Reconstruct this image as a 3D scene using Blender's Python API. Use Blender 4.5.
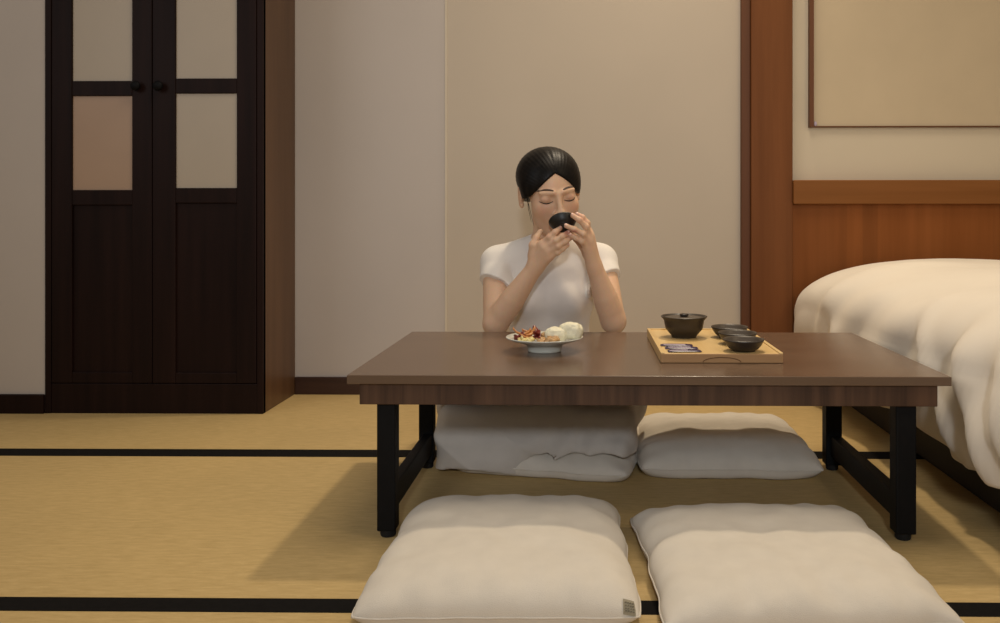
import bpy, bmesh, math, random
import numpy as np
from mathutils import Vector, Matrix, Euler, noise
from mathutils.bvhtree import BVHTree

for o in list(bpy.data.objects):
    bpy.data.objects.remove(o)
SC = bpy.context.scene
COL = SC.collection
PI = math.pi
rnd = random.Random(7)

# ------------------------------------------------------------------ camera
F, CX, CY, YAW, H = 860.0, 571.6, 215.0, math.radians(0.76), 0.66
cam_d = bpy.data.cameras.new('camera')
cam_d.sensor_width = 36
cam_d.lens = F * 36 / 1000
cam_d.shift_x = (500 - CX) / 1000
cam_d.shift_y = (CY - 311.5) / 1000
cam_d.clip_start = 0.05
cam = bpy.data.objects.new('camera', cam_d)
COL.objects.link(cam)
cam.location = (0, 0, H)
cam.rotation_euler = (PI / 2, 0, YAW)
SC.camera = cam

# ------------------------------------------------------------------ world, lamps, exposure
SC.view_settings.view_transform = 'Standard'
SC.view_settings.look = 'None'
SC.view_settings.gamma = 1
SC.view_settings.use_curve_mapping = False
SC.view_settings.exposure = 0.03
W = bpy.data.worlds.new('world')
SC.world = W
W.use_nodes = True
W.node_tree.nodes['Background'].inputs[0].default_value = (1.0, 0.86, 0.70, 1)
W.node_tree.nodes['Background'].inputs[1].default_value = 0.20


def lamp(name, kind, loc, target, energy, color, **kw):
    d = bpy.data.lights.new(name, kind)
    d.energy = energy
    d.color = color
    for k, v in kw.items():
        setattr(d, k, v)
    o = bpy.data.objects.new(name, d)
    COL.objects.link(o)
    o.location = loc
    o.rotation_euler = (Vector(target) - Vector(loc)).to_track_quat('-Z', 'Y').to_euler()
    return o


lamp('ceiling_downlight', 'SPOT', (0.50, 3.02, 2.80), (0.20, 1.45, 0.0), 120, (1.0, 0.84, 0.62),
     spot_size=math.radians(96), spot_blend=0.6, shadow_soft_size=0.07)
lamp('window_daylight', 'SPOT', (0.02, -1.5, 1.50), (0.15, 2.4, 0.45), 132, (0.90, 0.94, 1.0),
     spot_size=math.radians(58), spot_blend=1.0, shadow_soft_size=0.12)
lamp('side_window_daylight', 'AREA', (-2.3, 0.9, 1.7), (-0.3, 3.1, 1.0), 7, (0.92, 0.95, 1.0),
     shape='RECTANGLE', size=1.0, size_y=1.2)
lamp('overhead_fill_light', 'AREA', (0.2, 1.9, 2.9), (0.2, 1.9, 0.0), 22, (1.0, 0.86, 0.68),
     shape='RECTANGLE', size=1.4, size_y=1.0)  # added soft fill from above, replacing part of the world ambient; no real fixture
lamp('bedroom_lamp_glow', 'AREA', (2.0, 0.6, 2.1), (0.9, 2.9, 0.6), 10, (1.0, 0.78, 0.50),
     shape='DISK', size=0.7)


# ------------------------------------------------------------------ pixel helpers: a pixel and a real distance give a point
def ray(px, py):
    a, b = (px - CX) / F, -(py - CY) / F
    return Vector((-math.sin(YAW) + a * math.cos(YAW), math.cos(YAW) + a * math.sin(YAW), b))


def at(px, py, Y):
    d = ray(px, py)
    return Vector((0, 0, H)) + d * (Y / d.y)


def on(px, py, h):
    d = ray(px, py)
    return Vector((0, 0, H)) + d * ((h - H) / d.z)


def xat(px, Y):
    return at(px, CY, Y).x


def zat(py, Y, px=500):
    return at(px, py, Y).z


# ------------------------------------------------------------------ materials
def nm(name):
    m = bpy.data.materials.new(name)
    m.use_nodes = True
    nt = m.node_tree
    return m, nt, nt.nodes['Principled BSDF'], nt.nodes, nt.links


def plain(name, c, rough=0.5, var=0.08, scale=30, bump=0.0, bscale=400, spec=0.5, stretch=(1, 1, 1), sheen=0.0, sss=0.0):
    m, nt, b, N, L = nm(name)
    tc = N.new('ShaderNodeTexCoord')
    mp = N.new('ShaderNodeMapping')
    mp.inputs['Scale'].default_value = stretch
    L.new(tc.outputs['Object'], mp.inputs[0])
    n = N.new('ShaderNodeTexNoise')
    n.inputs['Scale'].default_value = scale
    n.inputs['Detail'].default_value = 4
    L.new(mp.outputs[0], n.inputs['Vector'])
    r = N.new('ShaderNodeValToRGB')
    r.color_ramp.elements[0].position = 0.3
    r.color_ramp.elements[1].position = 0.7
    r.color_ramp.elements[0].color = [v * (1 - var) for v in c] + [1]
    r.color_ramp.elements[1].color = [min(1, v * (1 + var)) for v in c] + [1]
    L.new(n.outputs['Fac'], r.inputs[0])
    L.new(r.outputs[0], b.inputs['Base Color'])
    b.inputs['Roughness'].default_value = rough
    b.inputs['Specular IOR Level'].default_value = spec
    if sheen:
        b.inputs['Sheen Weight'].default_value = sheen
    if sss:
        b.inputs['Subsurface Weight'].default_value = sss
        b.inputs['Subsurface Radius'].default_value = (0.012, 0.005, 0.003)
        b.inputs['Subsurface Scale'].default_value = 0.5
    if bump:
        n2 = N.new('ShaderNodeTexNoise')
        n2.inputs['Scale'].default_value = bscale
        n2.inputs['Detail'].default_value = 3
        L.new(mp.outputs[0], n2.inputs['Vector'])
        bp = N.new('ShaderNodeBump')
        bp.inputs['Strength'].default_value = bump
        bp.inputs['Distance'].default_value = 0.002
        L.new(n2.outputs['Fac'], bp.inputs['Height'])
        L.new(bp.outputs[0], b.inputs['Normal'])
    return m


def wood(name, dark, light, axis='X', rough=0.4, scale=9, spec=0.4, coord='Object', boards=0):
    m, nt, b, N, L = nm(name)
    tc = N.new('ShaderNodeTexCoord')
    mp = N.new('ShaderNodeMapping')
    s = {'X': (0.05, 1, 1), 'Y': (1, 0.05, 1), 'Z': (1, 1, 0.05)}[axis]
    mp.inputs['Scale'].default_value = s
    L.new(tc.outputs[coord], mp.inputs[0])
    n = N.new('ShaderNodeTexNoise')
    n.inputs['Scale'].default_value = scale * 3
    n.inputs['Detail'].default_value = 7
    n.inputs['Roughness'].default_value = 0.6
    L.new(mp.outputs[0], n.inputs['Vector'])
    r = N.new('ShaderNodeValToRGB')
    r.color_ramp.elements[0].position = 0.32
    r.color_ramp.elements[1].position = 0.68
    r.color_ramp.elements[0].color = (*dark, 1)
    r.color_ramp.elements[1].color = (*light, 1)
    L.new(n.outputs['Fac'], r.inputs[0])
    col = r.outputs[0]
    if boards:
        # boards of differing tone side by side along X
        mp2 = N.new('ShaderNodeMapping')
        mp2.inputs['Scale'].default_value = (boards, 0.01, 0.01)
        L.new(tc.outputs[coord], mp2.inputs[0])
        v = N.new('ShaderNodeTexVoronoi')
        v.inputs['Scale'].default_value = 1
        L.new(mp2.outputs[0], v.inputs['Vector'])
        hs = N.new('ShaderNodeMath')
        hs.operation = 'MULTIPLY_ADD'
        hs.inputs[1].default_value = 0.30
        hs.inputs[2].default_value = 0.85
        sp = N.new('ShaderNodeSeparateColor')
        L.new(v.outputs['Color'], sp.inputs[0])
        L.new(sp.outputs[0], hs.inputs[0])
        mx = N.new('ShaderNodeHueSaturation')
        L.new(hs.outputs[0], mx.inputs['Value'])
        L.new(col, mx.inputs['Color'])
        col = mx.outputs[0]
    L.new(col, b.inputs['Base Color'])
    b.inputs['Roughness'].default_value = rough
    b.inputs['Specular IOR Level'].default_value = spec
    bp = N.new('ShaderNodeBump')
    bp.inputs['Strength'].default_value = 0.08
    bp.inputs['Distance'].default_value = 0.001
    L.new(n.outputs['Fac'], bp.inputs['Height'])
    L.new(bp.outputs[0], b.inputs['Normal'])
    return m


def tatami_mat():
    m, nt, b, N, L = nm('woven_tatami')
    tc = N.new('ShaderNodeTexCoord')
    mp = N.new('ShaderNodeMapping')
    mp.inputs['Scale'].default_value = (1, 5, 1)
    L.new(tc.outputs['Object'], mp.inputs[0])
    n = N.new('ShaderNodeTexNoise')
    n.inputs['Scale'].default_value = 22
    n.inputs['Detail'].default_value = 8
    n.inputs['Roughness'].default_value = 0.72
    L.new(mp.outputs[0], n.inputs['Vector'])
    r = N.new('ShaderNodeValToRGB')
    e = r.color_ramp.elements
    e[0].position = 0.25
    e[0].color = (0.43, 0.295, 0.115, 1)
    e[1].position = 0.75
    e[1].color = (0.62, 0.445, 0.200, 1)
    L.new(n.outputs['Fac'], r.inputs[0])
    n3 = N.new('ShaderNodeTexNoise')
    n3.inputs['Scale'].default_value = 1.6
    n3.inputs['Detail'].default_value = 3
    L.new(tc.outputs['Object'], n3.inputs['Vector'])
    hs = N.new('ShaderNodeHueSaturation')
    ma = N.new('ShaderNodeMath')
    ma.operation = 'MULTIPLY_ADD'
    ma.inputs[1].default_value = 0.35
    ma.inputs[2].default_value = 0.83
    L.new(n3.outputs['Fac'], ma.inputs[0])
    L.new(ma.outputs[0], hs.inputs['Value'])
    L.new(r.outputs[0], hs.inputs['Color'])
    L.new(hs.outputs[0], b.inputs['Base Color'])
    b.inputs['Roughness'].default_value = 0.62
    b.inputs['Specular IOR Level'].default_value = 0.3
    w = N.new('ShaderNodeTexWave')
    w.bands_direction = 'Y'
    w.inputs['Scale'].default_value = 60
    w.inputs['Distortion'].default_value = 1.0
    L.new(tc.outputs['Object'], w.inputs['Vector'])
    ad = N.new('ShaderNodeMath')
    ad.operation = 'ADD'
    L.new(w.outputs['Fac'], ad.inputs[0])
    L.new(n.outputs['Fac'], ad.inputs[1])
    bp = N.new('ShaderNodeBump')
    bp.inputs['Strength'].default_value = 0.35
    bp.inputs['Distance'].default_value = 0.0015
    L.new(ad.outputs[0], bp.inputs['Height'])
    L.new(bp.outputs[0], b.inputs['Normal'])
    return m


def skin_mat():
    m, nt, b, N, L = nm('skin')
    at_ = N.new('ShaderNodeAttribute')
    at_.attribute_name = 'tint'
    n = N.new('ShaderNodeTexNoise')
    n.inputs['Scale'].default_value = 60
    mx = N.new('ShaderNodeMix')
    mx.data_type = 'RGBA'
    mx.blend_type = 'MULTIPLY'
    mx.inputs[0].default_value = 0.12
    L.new(at_.outputs['Color'], mx.inputs[6])
    L.new(n.outputs['Color'], mx.inputs[7])
    L.new(mx.outputs[2], b.inputs['Base Color'])
    b.inputs['Roughness'].default_value = 0.48
    b.inputs['Subsurface Weight'].default_value = 0.12
    b.inputs['Subsurface Radius'].default_value = (0.012, 0.005, 0.003)
    b.inputs['Subsurface Scale'].default_value = 0.4
    b.inputs['Specular IOR Level'].default_value = 0.4
    return m


def hair_mat():
    m, nt, b, N, L = nm('black_hair')
    at_ = N.new('ShaderNodeAttribute')
    at_.attribute_name = 'strand'
    n = N.new('ShaderNodeTexNoise')
    n.inputs['Scale'].default_value = 1.0
    n.inputs['Detail'].default_value = 4
    L.new(at_.outputs['Vector'], n.inputs['Vector'])
    r = N.new('ShaderNodeValToRGB')
    r.color_ramp.elements[0].position = 0.35
    r.color_ramp.elements[1].position = 0.7
    r.color_ramp.elements[0].color = (0.0035, 0.0028, 0.0026, 1)
    r.color_ramp.elements[1].color = (0.010, 0.0075, 0.006, 1)
    L.new(n.outputs['Fac'], r.inputs[0])
    L.new(r.outputs[0], b.inputs['Base Color'])
    b.inputs['Roughness'].default_value = 0.42
    b.inputs['Specular IOR Level'].default_value = 0.16
    bp = N.new('ShaderNodeBump')
    bp.inputs['Strength'].default_value = 0.35
    bp.inputs['Distance'].default_value = 0.002
    L.new(n.outputs['Fac'], bp.inputs['Height'])
    L.new(bp.outputs[0], b.inputs['Normal'])
    return m


M = {
    'tatami': tatami_mat(),
    'border': plain('black_cloth_border', (0.006, 0.005, 0.0045), 0.9, 0.2, 80, 0.2, 900, 0.12),
    'wall_cool': plain('pale_grey_wall_panel', (0.53, 0.475, 0.43), 0.85, 0.02, 3, 0.06, 700, 0.2),
    'wall': plain('beige_wall_paper', (0.53, 0.455, 0.365), 0.85, 0.02, 3, 0.06, 700, 0.2),
    'wall_cream': plain('cream_wall_paper', (0.63, 0.545, 0.41), 0.85, 0.02, 3, 0.06, 700, 0.2),
    'blind': plain('cream_blind_cloth', (0.56, 0.455, 0.31), 0.9, 0.03, 6, 0.15, 900, 0.2),
    'joint': plain('pale_joint_strip', (0.60, 0.52, 0.40), 0.7, 0.03, 10),
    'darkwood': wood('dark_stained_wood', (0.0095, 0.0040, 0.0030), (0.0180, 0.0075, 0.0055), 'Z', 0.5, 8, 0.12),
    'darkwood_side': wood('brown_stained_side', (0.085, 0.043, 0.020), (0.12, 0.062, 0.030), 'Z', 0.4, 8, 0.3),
    'baseboard': wood('dark_baseboard_wood', (0.030, 0.012, 0.007), (0.055, 0.024, 0.014), 'X', 0.45, 8, 0.35),
    'frosted': plain('frosted_cream_pane', (0.45, 0.38, 0.295), 0.4, 0.03, 4, 0.0, 400, 0.4),
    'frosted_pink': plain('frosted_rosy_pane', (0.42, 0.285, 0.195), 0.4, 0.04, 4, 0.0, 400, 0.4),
    'redwood': wood('reddish_brown_wood', (0.145, 0.050, 0.014), (0.200, 0.072, 0.022), 'Z', 0.5, 6, 0.15),
    'rail': wood('orange_brown_rail', (0.200, 0.075, 0.018), (0.255, 0.100, 0.028), 'X', 0.5, 6, 0.15),
    'headboard': wood('brown_headboard_boards', (0.200, 0.062, 0.012), (0.250, 0.082, 0.019), 'Z', 0.5, 6, 0.15, boards=2.5),
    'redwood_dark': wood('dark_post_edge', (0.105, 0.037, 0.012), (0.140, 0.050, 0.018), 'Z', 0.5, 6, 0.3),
    'tabletop': wood('walnut_table_top', (0.118, 0.073, 0.046), (0.142, 0.090, 0.058), 'X', 0.25, 5, 0.55),
    'apron': wood('walnut_apron', (0.045, 0.022, 0.012), (0.105, 0.054, 0.030), 'Z', 0.5, 12, 0.3, boards=9),
    'blackmetal': plain('black_powder_coat', (0.0035, 0.0035, 0.004), 0.55, 0.15, 60, 0.1, 900, 0.15),
    'rubber': plain('black_rubber', (0.004, 0.004, 0.004), 0.8, 0.1, 60),
    'linen': plain('off_white_linen', (0.66, 0.60, 0.51), 0.95, 0.03, 25, 0.35, 700, 0.15, sheen=0.1),
    'linen_tag': plain('brown_woven_label', (0.30, 0.26, 0.18), 0.9, 0.1, 300, 0.2, 900),
    'print': plain('dark_label_print', (0.14, 0.12, 0.08), 0.9, 0.05, 100),
    'duvet': plain('white_duvet_cotton', (0.74, 0.665, 0.56), 0.9, 0.02, 8, 0.12, 900, 0.2, sheen=0.1),
    'bedbase': plain('black_bed_base', (0.012, 0.010, 0.009), 0.7, 0.15, 40, 0.2, 500),
    'sheet': plain('white_mattress_cloth', (0.70, 0.64, 0.55), 0.9, 0.03, 20, 0.1, 600, 0.2),
    'skin': skin_mat(),
    'hair': hair_mat(),
    'brow': plain('brow_hair', (0.075, 0.045, 0.032), 0.7, 0.1, 200),
    'lash': plain('lash_hair', (0.012, 0.008, 0.007), 0.6, 0.1, 200),
    'nail': plain('finger_nail', (0.70, 0.44, 0.34), 0.3, 0.03, 100),
    'shirt': plain('white_jersey', (0.80, 0.75, 0.69), 0.9, 0.02, 25, 0.2, 900, 0.2, sheen=0.1),
    'skirt': plain('pale_grey_cotton', (0.55, 0.50, 0.44), 0.9, 0.03, 25, 0.25, 800, 0.2, sheen=0.1),
    'stoneware': plain('dark_brown_stoneware', (0.030, 0.021, 0.014), 0.42, 0.15, 50, 0.15, 300),
    'stoneware_in': plain('grey_brown_glaze', (0.075, 0.056, 0.040), 0.4, 0.12, 40, 0.1, 300),
    'blackcup': plain('matte_black_ceramic', (0.008, 0.006, 0.0055), 0.45, 0.15, 60, 0.1, 500),
    'bamboo': wood('light_bamboo', (0.64, 0.42, 0.16), (0.76, 0.54, 0.25), 'Y', 0.42, 8, 0.4),
    'bamboo_edge': wood('browner_bamboo_edge', (0.34, 0.19, 0.085), (0.44, 0.26, 0.12), 'X', 0.5, 8, 0.3),
    'groove': wood('dark_cut_groove', (0.11, 0.055, 0.022), (0.15, 0.08, 0.035), 'X', 0.7, 8, 0.2),
    'purple': plain('purple_sachet', (0.030, 0.014, 0.062), 0.35, 0.2, 60),
    'sachet_white': plain('white_sachet_print', (0.50, 0.41, 0.50), 0.4, 0.08, 60),
    'china': plain('pale_celadon_china', (0.66, 0.66, 0.58), 0.18, 0.02, 10, 0, 100, 0.5),
    'bun': plain('white_steamed_dough', (0.78, 0.73, 0.54), 0.6, 0.10, 90, 0.9, 160),
    'red_pepper': plain('dark_red_pepper', (0.16, 0.018, 0.012), 0.3, 0.4, 120),
    'orange_veg': plain('orange_fried_strip', (0.50, 0.20, 0.055), 0.4, 0.35, 130),
    'chicken': plain('golden_fried_piece', (0.50, 0.29, 0.12), 0.45, 0.35, 110, 0.4, 200),
    'pale_veg': plain('pale_yellow_vegetable', (0.70, 0.58, 0.26), 0.35, 0.15, 110),
}

# ------------------------------------------------------------------ object helpers (all shapes given in world coordinates)
WLOC = {}


def link(name, verts, faces, mat, parent=None, base=None, smooth=False, mats=None, fmat=None):
    base = Vector(base) if base is not None else (WLOC[parent.name] if parent else Vector((0, 0, 0)))
    me = bpy.data.meshes.new(name)
    vv = np.asarray(verts, dtype=float).reshape(-1, 3) - np.array(base)
    me.from_pydata(vv.tolist(), [], [tuple(int(i) for i in f) for f in faces])
    for mm in (mats or [mat]):
        me.materials.append(M[mm] if isinstance(mm, str) else mm)
    if fmat is not None:
        me.polygons.foreach_set('material_index', list(fmat))
    if smooth:
        me.polygons.foreach_set('use_smooth', [True] * len(me.polygons))
    me.update()
    o = bpy.data.objects.new(name, me)
    COL.objects.link(o)
    if parent:
        o.parent = parent
        o.location = base - WLOC[parent.name]
    else:
        o.location = base
    WLOC[o.name] = base
    return o


def empty(name, loc):
    o = bpy.data.objects.new(name, None)
    o.empty_display_size = 0.05
    COL.objects.link(o)
    o.location = loc
    WLOC[o.name] = Vector(loc)
    return o


def tag(o, label, cat, group=None):
    o['label'] = label
    o['category'] = cat
    if group:
        o['group'] = group
    return o


def struct(o):
    o['kind'] = 'structure'
    return o


class MB:
    """collects shapes into one mesh"""

    def __init__(s):
        s.v, s.f, s.m = [], [], []

    def add(s, vs, fs, mi=0):
        n = len(s.v)
        s.v += [tuple(p) for p in vs]
        s.f += [tuple(i + n for i in f) for f in fs]
        s.m += [mi] * len(fs)
        return s

    def bm(s, b, mi=0):
        b.verts.ensure_lookup_table()
        for i, v in enumerate(b.verts):
            v.index = i
        s.add([v.co[:] for v in b.verts], [[v.index for v in f.verts] for f in b.faces], mi)
        b.free()
        return s

    def box(s, x0, x1, y0, y1, z0, z1, bev=0.0, seg=2, rot=None, mi=0):
        b = bmesh.new()
        r = bmesh.ops.create_cube(b, size=1)
        for v in r['verts']:
            v.co = Vector((x0 + (v.co.x + .5) * (x1 - x0), y0 + (v.co.y + .5) * (y1 - y0), z0 + (v.co.z + .5) * (z1 - z0)))
        if bev:
            bmesh.ops.bevel(b, geom=list(b.edges), offset=bev, segments=seg, affect='EDGES', profile=0.5)
        if rot is not None:
            c = Vector(((x0 + x1) / 2, (y0 + y1) / 2, (z0 + z1) / 2))
            for v in b.verts:
                v.co = rot @ (v.co - c) + c
        return s.bm(b, mi)

    def lathe(s, prof, c, n=40, R=None, mi=0, start=0, squash=1.0):
        c = Vector(c)
        vs, fs = [], []
        for (r, z) in prof:
            for k in range(n):
                a = 2 * PI * k / n
                p = Vector((r * math.cos(a), r * math.sin(a) * squash, z))
                if R is not None:
                    p = R @ p
                vs.append(p + c)
        for j in range(len(prof) - 1):
            for k in range(n):
                k2 = (k + 1) % n
                fs.append((j * n + k, j * n + k2, (j + 1) * n + k2, (j + 1) * n + k))
        return s.add(vs, fs, mi)

    def tube(s, pts, rad, n=8, mi=0, cap=True):
        pts = [Vector(p) for p in pts]
        rads = rad if isinstance(rad, (list, tuple)) else [rad] * len(pts)
        vs, fs = [], []
        up = Vector((0.1, 0.2, 1)).normalized()
        for i, p in enumerate(pts):
            t = (pts[min(i + 1, len(pts) - 1)] - pts[max(i - 1, 0)]).normalized()
            a = t.cross(up)
            if a.length < 1e-4:
                a = t.cross(Vector((1, 0, 0)))
            a.normalize()
            b = t.cross(a)
            for k in range(n):
                g = 2 * PI * k / n
                vs.append(p + (a * math.cos(g) + b * math.sin(g)) * rads[i])
        for i in range(len(pts) - 1):
            for k in range(n):
                k2 = (k + 1) % n
                fs.append((i * n + k, i * n + k2, (i + 1) * n + k2, (i + 1) * n + k))
        if cap:
            fs.append(tuple(range(n - 1, -1, -1)))
            fs.append(tuple(range((len(pts) - 1) * n, len(pts) * n)))
        return s.add(vs, fs, mi)

    def ell(s, c, r, R=None, nu=16, nv=10, lump=0.0, seed=0, mi=0):
        c = Vector(c)
        vs, fs = [], []
        for j in range(nv + 1):
            th = PI * j / nv
            for k in range(nu):
                a = 2 * PI * k / nu
                d = Vector((math.sin(th) * math.cos(a), math.sin(th) * math.sin(a), math.cos(th)))
                g = 1 + lump * noise.noise(d * 1.7 + Vector((seed * 3.1, seed, -seed)))
                p = Vector((d.x * r[0], d.y * r[1], d.z * r[2])) * g
                if R is not None:
                    p = R @ p
                vs.append(p + c)
        for j in range(nv):
            for k in range(nu):
                k2 = (k + 1) % nu
                fs.append((j * nu + k, (j + 1) * nu + k, (j + 1) * nu + k2, j * nu + k2))
        return s.add(vs, fs, mi)

    def build(s, name, mat, parent=None, base=None, smooth=False, mats=None):
        return link(name, s.v, s.f, mat, parent, base, smooth, mats, s.m if mats else None)


def sharp_smooth(o, ang=35):
    me = o.data
    me.polygons.foreach_set('use_smooth', [True] * len(me.polygons))
    try:
        me.set_sharp_from_angle(angle=math.radians(ang))
    except Exception:
        pass
    return o


# ------------------------------------------------------------------ the setting
YW = on(330, 394, 0).y            # back wall
YC = on(160, 413.5, 0).y          # wardrobe front, left wall
YT0, TH = 1.72, 0.338             # table front edge, table height
WT = 2.5                          # wall height
XPL, XPR = xat(741.8, YW - .03), xat(792.5, YW - .03)   # post
XJ = xat(446, YW)

fl = MB()
fl.add([(-3.2, -1.2, 0), (3.2, -1.2, 0), (3.2, YW + .1, 0), (-3.2, YW + .1, 0)], [(0, 1, 2, 3)])
struct(fl.build('floor', 'tatami'))
bands = [(on(190, 456.5, 0).y, on(190, 449.5, 0).y), (on(190, 612, 0).y, on(190, 598.5, 0).y)]
for i, (a, b) in enumerate(bands):
    struct(MB().box(-3.2, 3.2, a, b, -0.004, 0.0012).build('trim_%d' % (i + 5), 'border'))

XWL, XWR = xat(45.5, YC), xat(263.5, YC)      # wardrobe front
XSIDE = XWR
struct(MB().box(XSIDE - .3, XJ - .004, YW, YW + .08, 0, WT).build('wall_back_left', 'wall_cool'))
struct(MB().box(XJ + .004, XPL + .02, YW, YW + .08, 0, WT).build('wall_back', 'wall'))
struct(MB().box(XJ - .004, XJ + .004, YW - .003, YW + .05, 0, WT).build('trim_1', 'joint'))
struct(MB().box(XPR - .02, 3.2, YW, YW + .08, 0, WT).build('wall_right', 'wall_cream'))
struct(MB().box(-3.2, XWL - .0005, YC, YC + .08, 0, WT).build('wall_left', 'wall_cool'))
struct(MB().box(XWR + .0005, XPL, YW - .012, YW, 0, .064, .003).build('baseboard_back', 'baseboard'))
struct(MB().box(-3.2, XWL - .0005, YC - .012, YC, 0, .064, .003).build('baseboard_left', 'darkwood'))
xs = xat(751, YW - .03)
struct(MB().box(xs, XPR, YW - .035, YW + .01, 0, WT, .003).build('trim_2', 'redwood'))
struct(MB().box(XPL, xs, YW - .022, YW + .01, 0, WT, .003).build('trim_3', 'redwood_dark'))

# ------------------------------------------------------------------ headboard
hb = tag(empty('headboard', (1.4, YW - .02, 0)), 'brown wooden headboard of vertical boards fixed to the wall behind the bed', 'headboard')
yr = YW - .05
ztop, zlow = zat(180, yr, 800), zat(204, yr, 800)
MB().box(XPR, 3.1, yr, YW, zlow, ztop, .003).build('top_rail', 'rail', hb)
pn = MB()
pn.box(XPR + .001, 3.1, YW - .02, YW, 0.0, zlow)
pn.build('panel', 'headboard', hb)

# ------------------------------------------------------------------ blind on the wall
bl = tag(empty('roller_blind', (1.5, YW, 1.0)), 'flat cream cloth blind with dark edge on the wall above the headboard', 'blind')
xb0, xb1 = xat(809.5, YW - .02), xat(813.5, YW - .02)
zb = zat(127, YW - .02, 850)
MB().box(xb1, 3.1, YW - .012, YW - .002, zb + .004, 2.2).build('blind_cloth', 'blind', bl)
fr = MB()
fr.box(xb0, xb1, YW - .026, YW, zb, 2.2)
fr.build('side_channel', 'redwood_dark', bl)
MB().box(xb1, 3.1, YW - .018, YW - .001, zb, zb + .004).build('bottom_bar', 'redwood_dark', bl)
MB().ell((xb1 + .008, YW - .016, zb + .012), (.006, .004, .009)).build('cord_clip', 'sachet_white', bl, smooth=True)

# ------------------------------------------------------------------ wardrobe
wd = tag(empty('wardrobe', ((XWL + XWR) / 2, YC, 0)), 'tall dark brown wooden wardrobe with two pane doors against the left wall', 'wardrobe')
zp = zat(383, YC, 160)
WH = 2.1
yf = YC
c_ = MB()
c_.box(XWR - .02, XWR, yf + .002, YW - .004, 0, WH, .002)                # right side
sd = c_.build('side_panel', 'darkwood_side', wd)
c2 = MB()
c2.box(XWL, XWL + .02, yf + .002, YW - .004, 0, WH, .002)
c2.box(XWL + .02, XWR - .02, YW - .02, YW - .004, 0, WH)
c2.box(XWL + .02, XWR - .02, yf + .002, YW - .02, WH - .03, WH)
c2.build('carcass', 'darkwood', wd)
c3 = MB()
xL, xM, xR = xat(52, yf), xat(152.7, yf), xat(257, yf)
c3.box(XWL, xL - .001, yf - .004, yf + .02, 0, WH, .002)
c3.box(xR + .001, XWR, yf - .004, yf + .02, 0, WH, .002)
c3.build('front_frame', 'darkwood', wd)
MB().box(xL - .001, xR + .001, yf - .002, yf + .02, 0, zp - .002, .002).build('plinth', 'darkwood', wd)


def door(x0, x1, px0, px1, ylist, kpx, low='frosted'):
    d = MB()
    y0, y1 = yf - .004, yf + .016
    a, b = xat(px0, yf), xat(px1, yf)
    d.box(x0 + .001, a, y0, y1, zp, WH - .03, .0025)
    d.box(b, x1 - .001, y0, y1, zp, WH - .03, .0025)
    zs = [zat(v, yf, (px0 + px1) / 2) for v in ylist]      # rail low, rail high, lower pane bottom
    d.box(a, b, y0 + .001, y1, zs[1], zs[0], .002)          # middle rail
    d.box(a, b, y0 + .001, y1, zs[2] - .05, zs[2], .002)    # rail under panes
    d.box(a, b, y0 + .001, y1, zp, zp + .035, .002)
    d.box(a, b, y0 + .001, y1, 1.72, WH - .03, .002)
    d.box(a - .003, b + .003, y0 + .009, y1 - .002, zp + .03, zs[2] - .045)   # lower solid panel
    do = d.build('door', 'darkwood', wd)
    MB().box(a - .004, b + .004, yf + .003, yf + .008, zs[0] - .002, 1.725).build('pane', 'frosted', do)
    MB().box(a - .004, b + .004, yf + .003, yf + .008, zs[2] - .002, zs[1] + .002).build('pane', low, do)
    k = at(kpx, 86.5, yf - .004)
    kb = MB().lathe([(0, -.001), (.006, -.001), (.006, .008), (.014, .012), (.017, .019), (.013, .025), (0, .027)], k, 20,
                    Matrix.Rotation(PI / 2, 3, 'X'))
    kb.build('knob', 'blackmetal', do, smooth=True)


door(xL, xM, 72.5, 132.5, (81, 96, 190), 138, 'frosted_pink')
door(xM, xR, 176, 237, (78.5, 93.5, 188), 160.5)

# ------------------------------------------------------------------ low table
TX0, TX1 = xat(347, YT0), xat(952, YT0)
YT1 = 2.367
tb = tag(empty('low_table', ((TX0 + TX1) / 2, (YT0 + YT1) / 2, 0)),
         'long low dark walnut table with black metal legs in the room centre', 'table')
MB().box(TX0, TX1, YT0, YT1, TH - .018, TH, .0012).build('tabletop', 'tabletop', tb)
ap = MB()
ins, az0, az1 = .022, TH - .062, TH - .0185
ya, yb = YT0 + .014, YT1 - .022
ap.box(TX0 + ins, TX1 - ins, ya, ya + .02, az0, az1, .0015)
ap.box(TX0 + ins, TX1 - ins, yb - .02, yb, az0, az1, .0015)
ap.box(TX0 + ins, TX0 + ins + .02, ya + .0201, yb - .0201, az0, az1, .0015)
ap.box(TX1 - ins - .02, TX1 - ins, ya + .0201, yb - .0201, az0, az1, .0015)
ap.build('apron', 'apron', tb)
lx = [(-.418, -.374), (.626, .679)]
lx = [(xat(377, 1.746), xat(395.5, 1.746)), (xat(896.5, 1.746), xat(917, 1.746))]
ly = [(1.746, 1.786), (2.225, 2.265)]
for (x0, x1) in lx:
    for (y0, y1) in ly:
        dx = -.008 if y0 > 2 else 0
        lg = MB().box(x0 + dx, x1 + dx, y0, y1, .014, az0 + .03, .003).build('leg', 'blackmetal', tb)
        cx, cy = (x0 + x1) / 2 + dx, (y0 + y1) / 2
        sharp_smooth(MB().lathe([(0, 0), (.014, 0), (.016, .003), (.016, .016), (0, .016)], (cx, cy, 0), 20).build('foot', 'rubber', lg))
    MB().box(x0 + .003, x1 - .011, ly[0][1] - .002, ly[1][0] + .002, .04, .092, .003).build('stretcher', 'blackmetal', tb)

tb.rotation_euler.z = math.radians(-0.25)      # the table stands a touch askew


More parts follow.
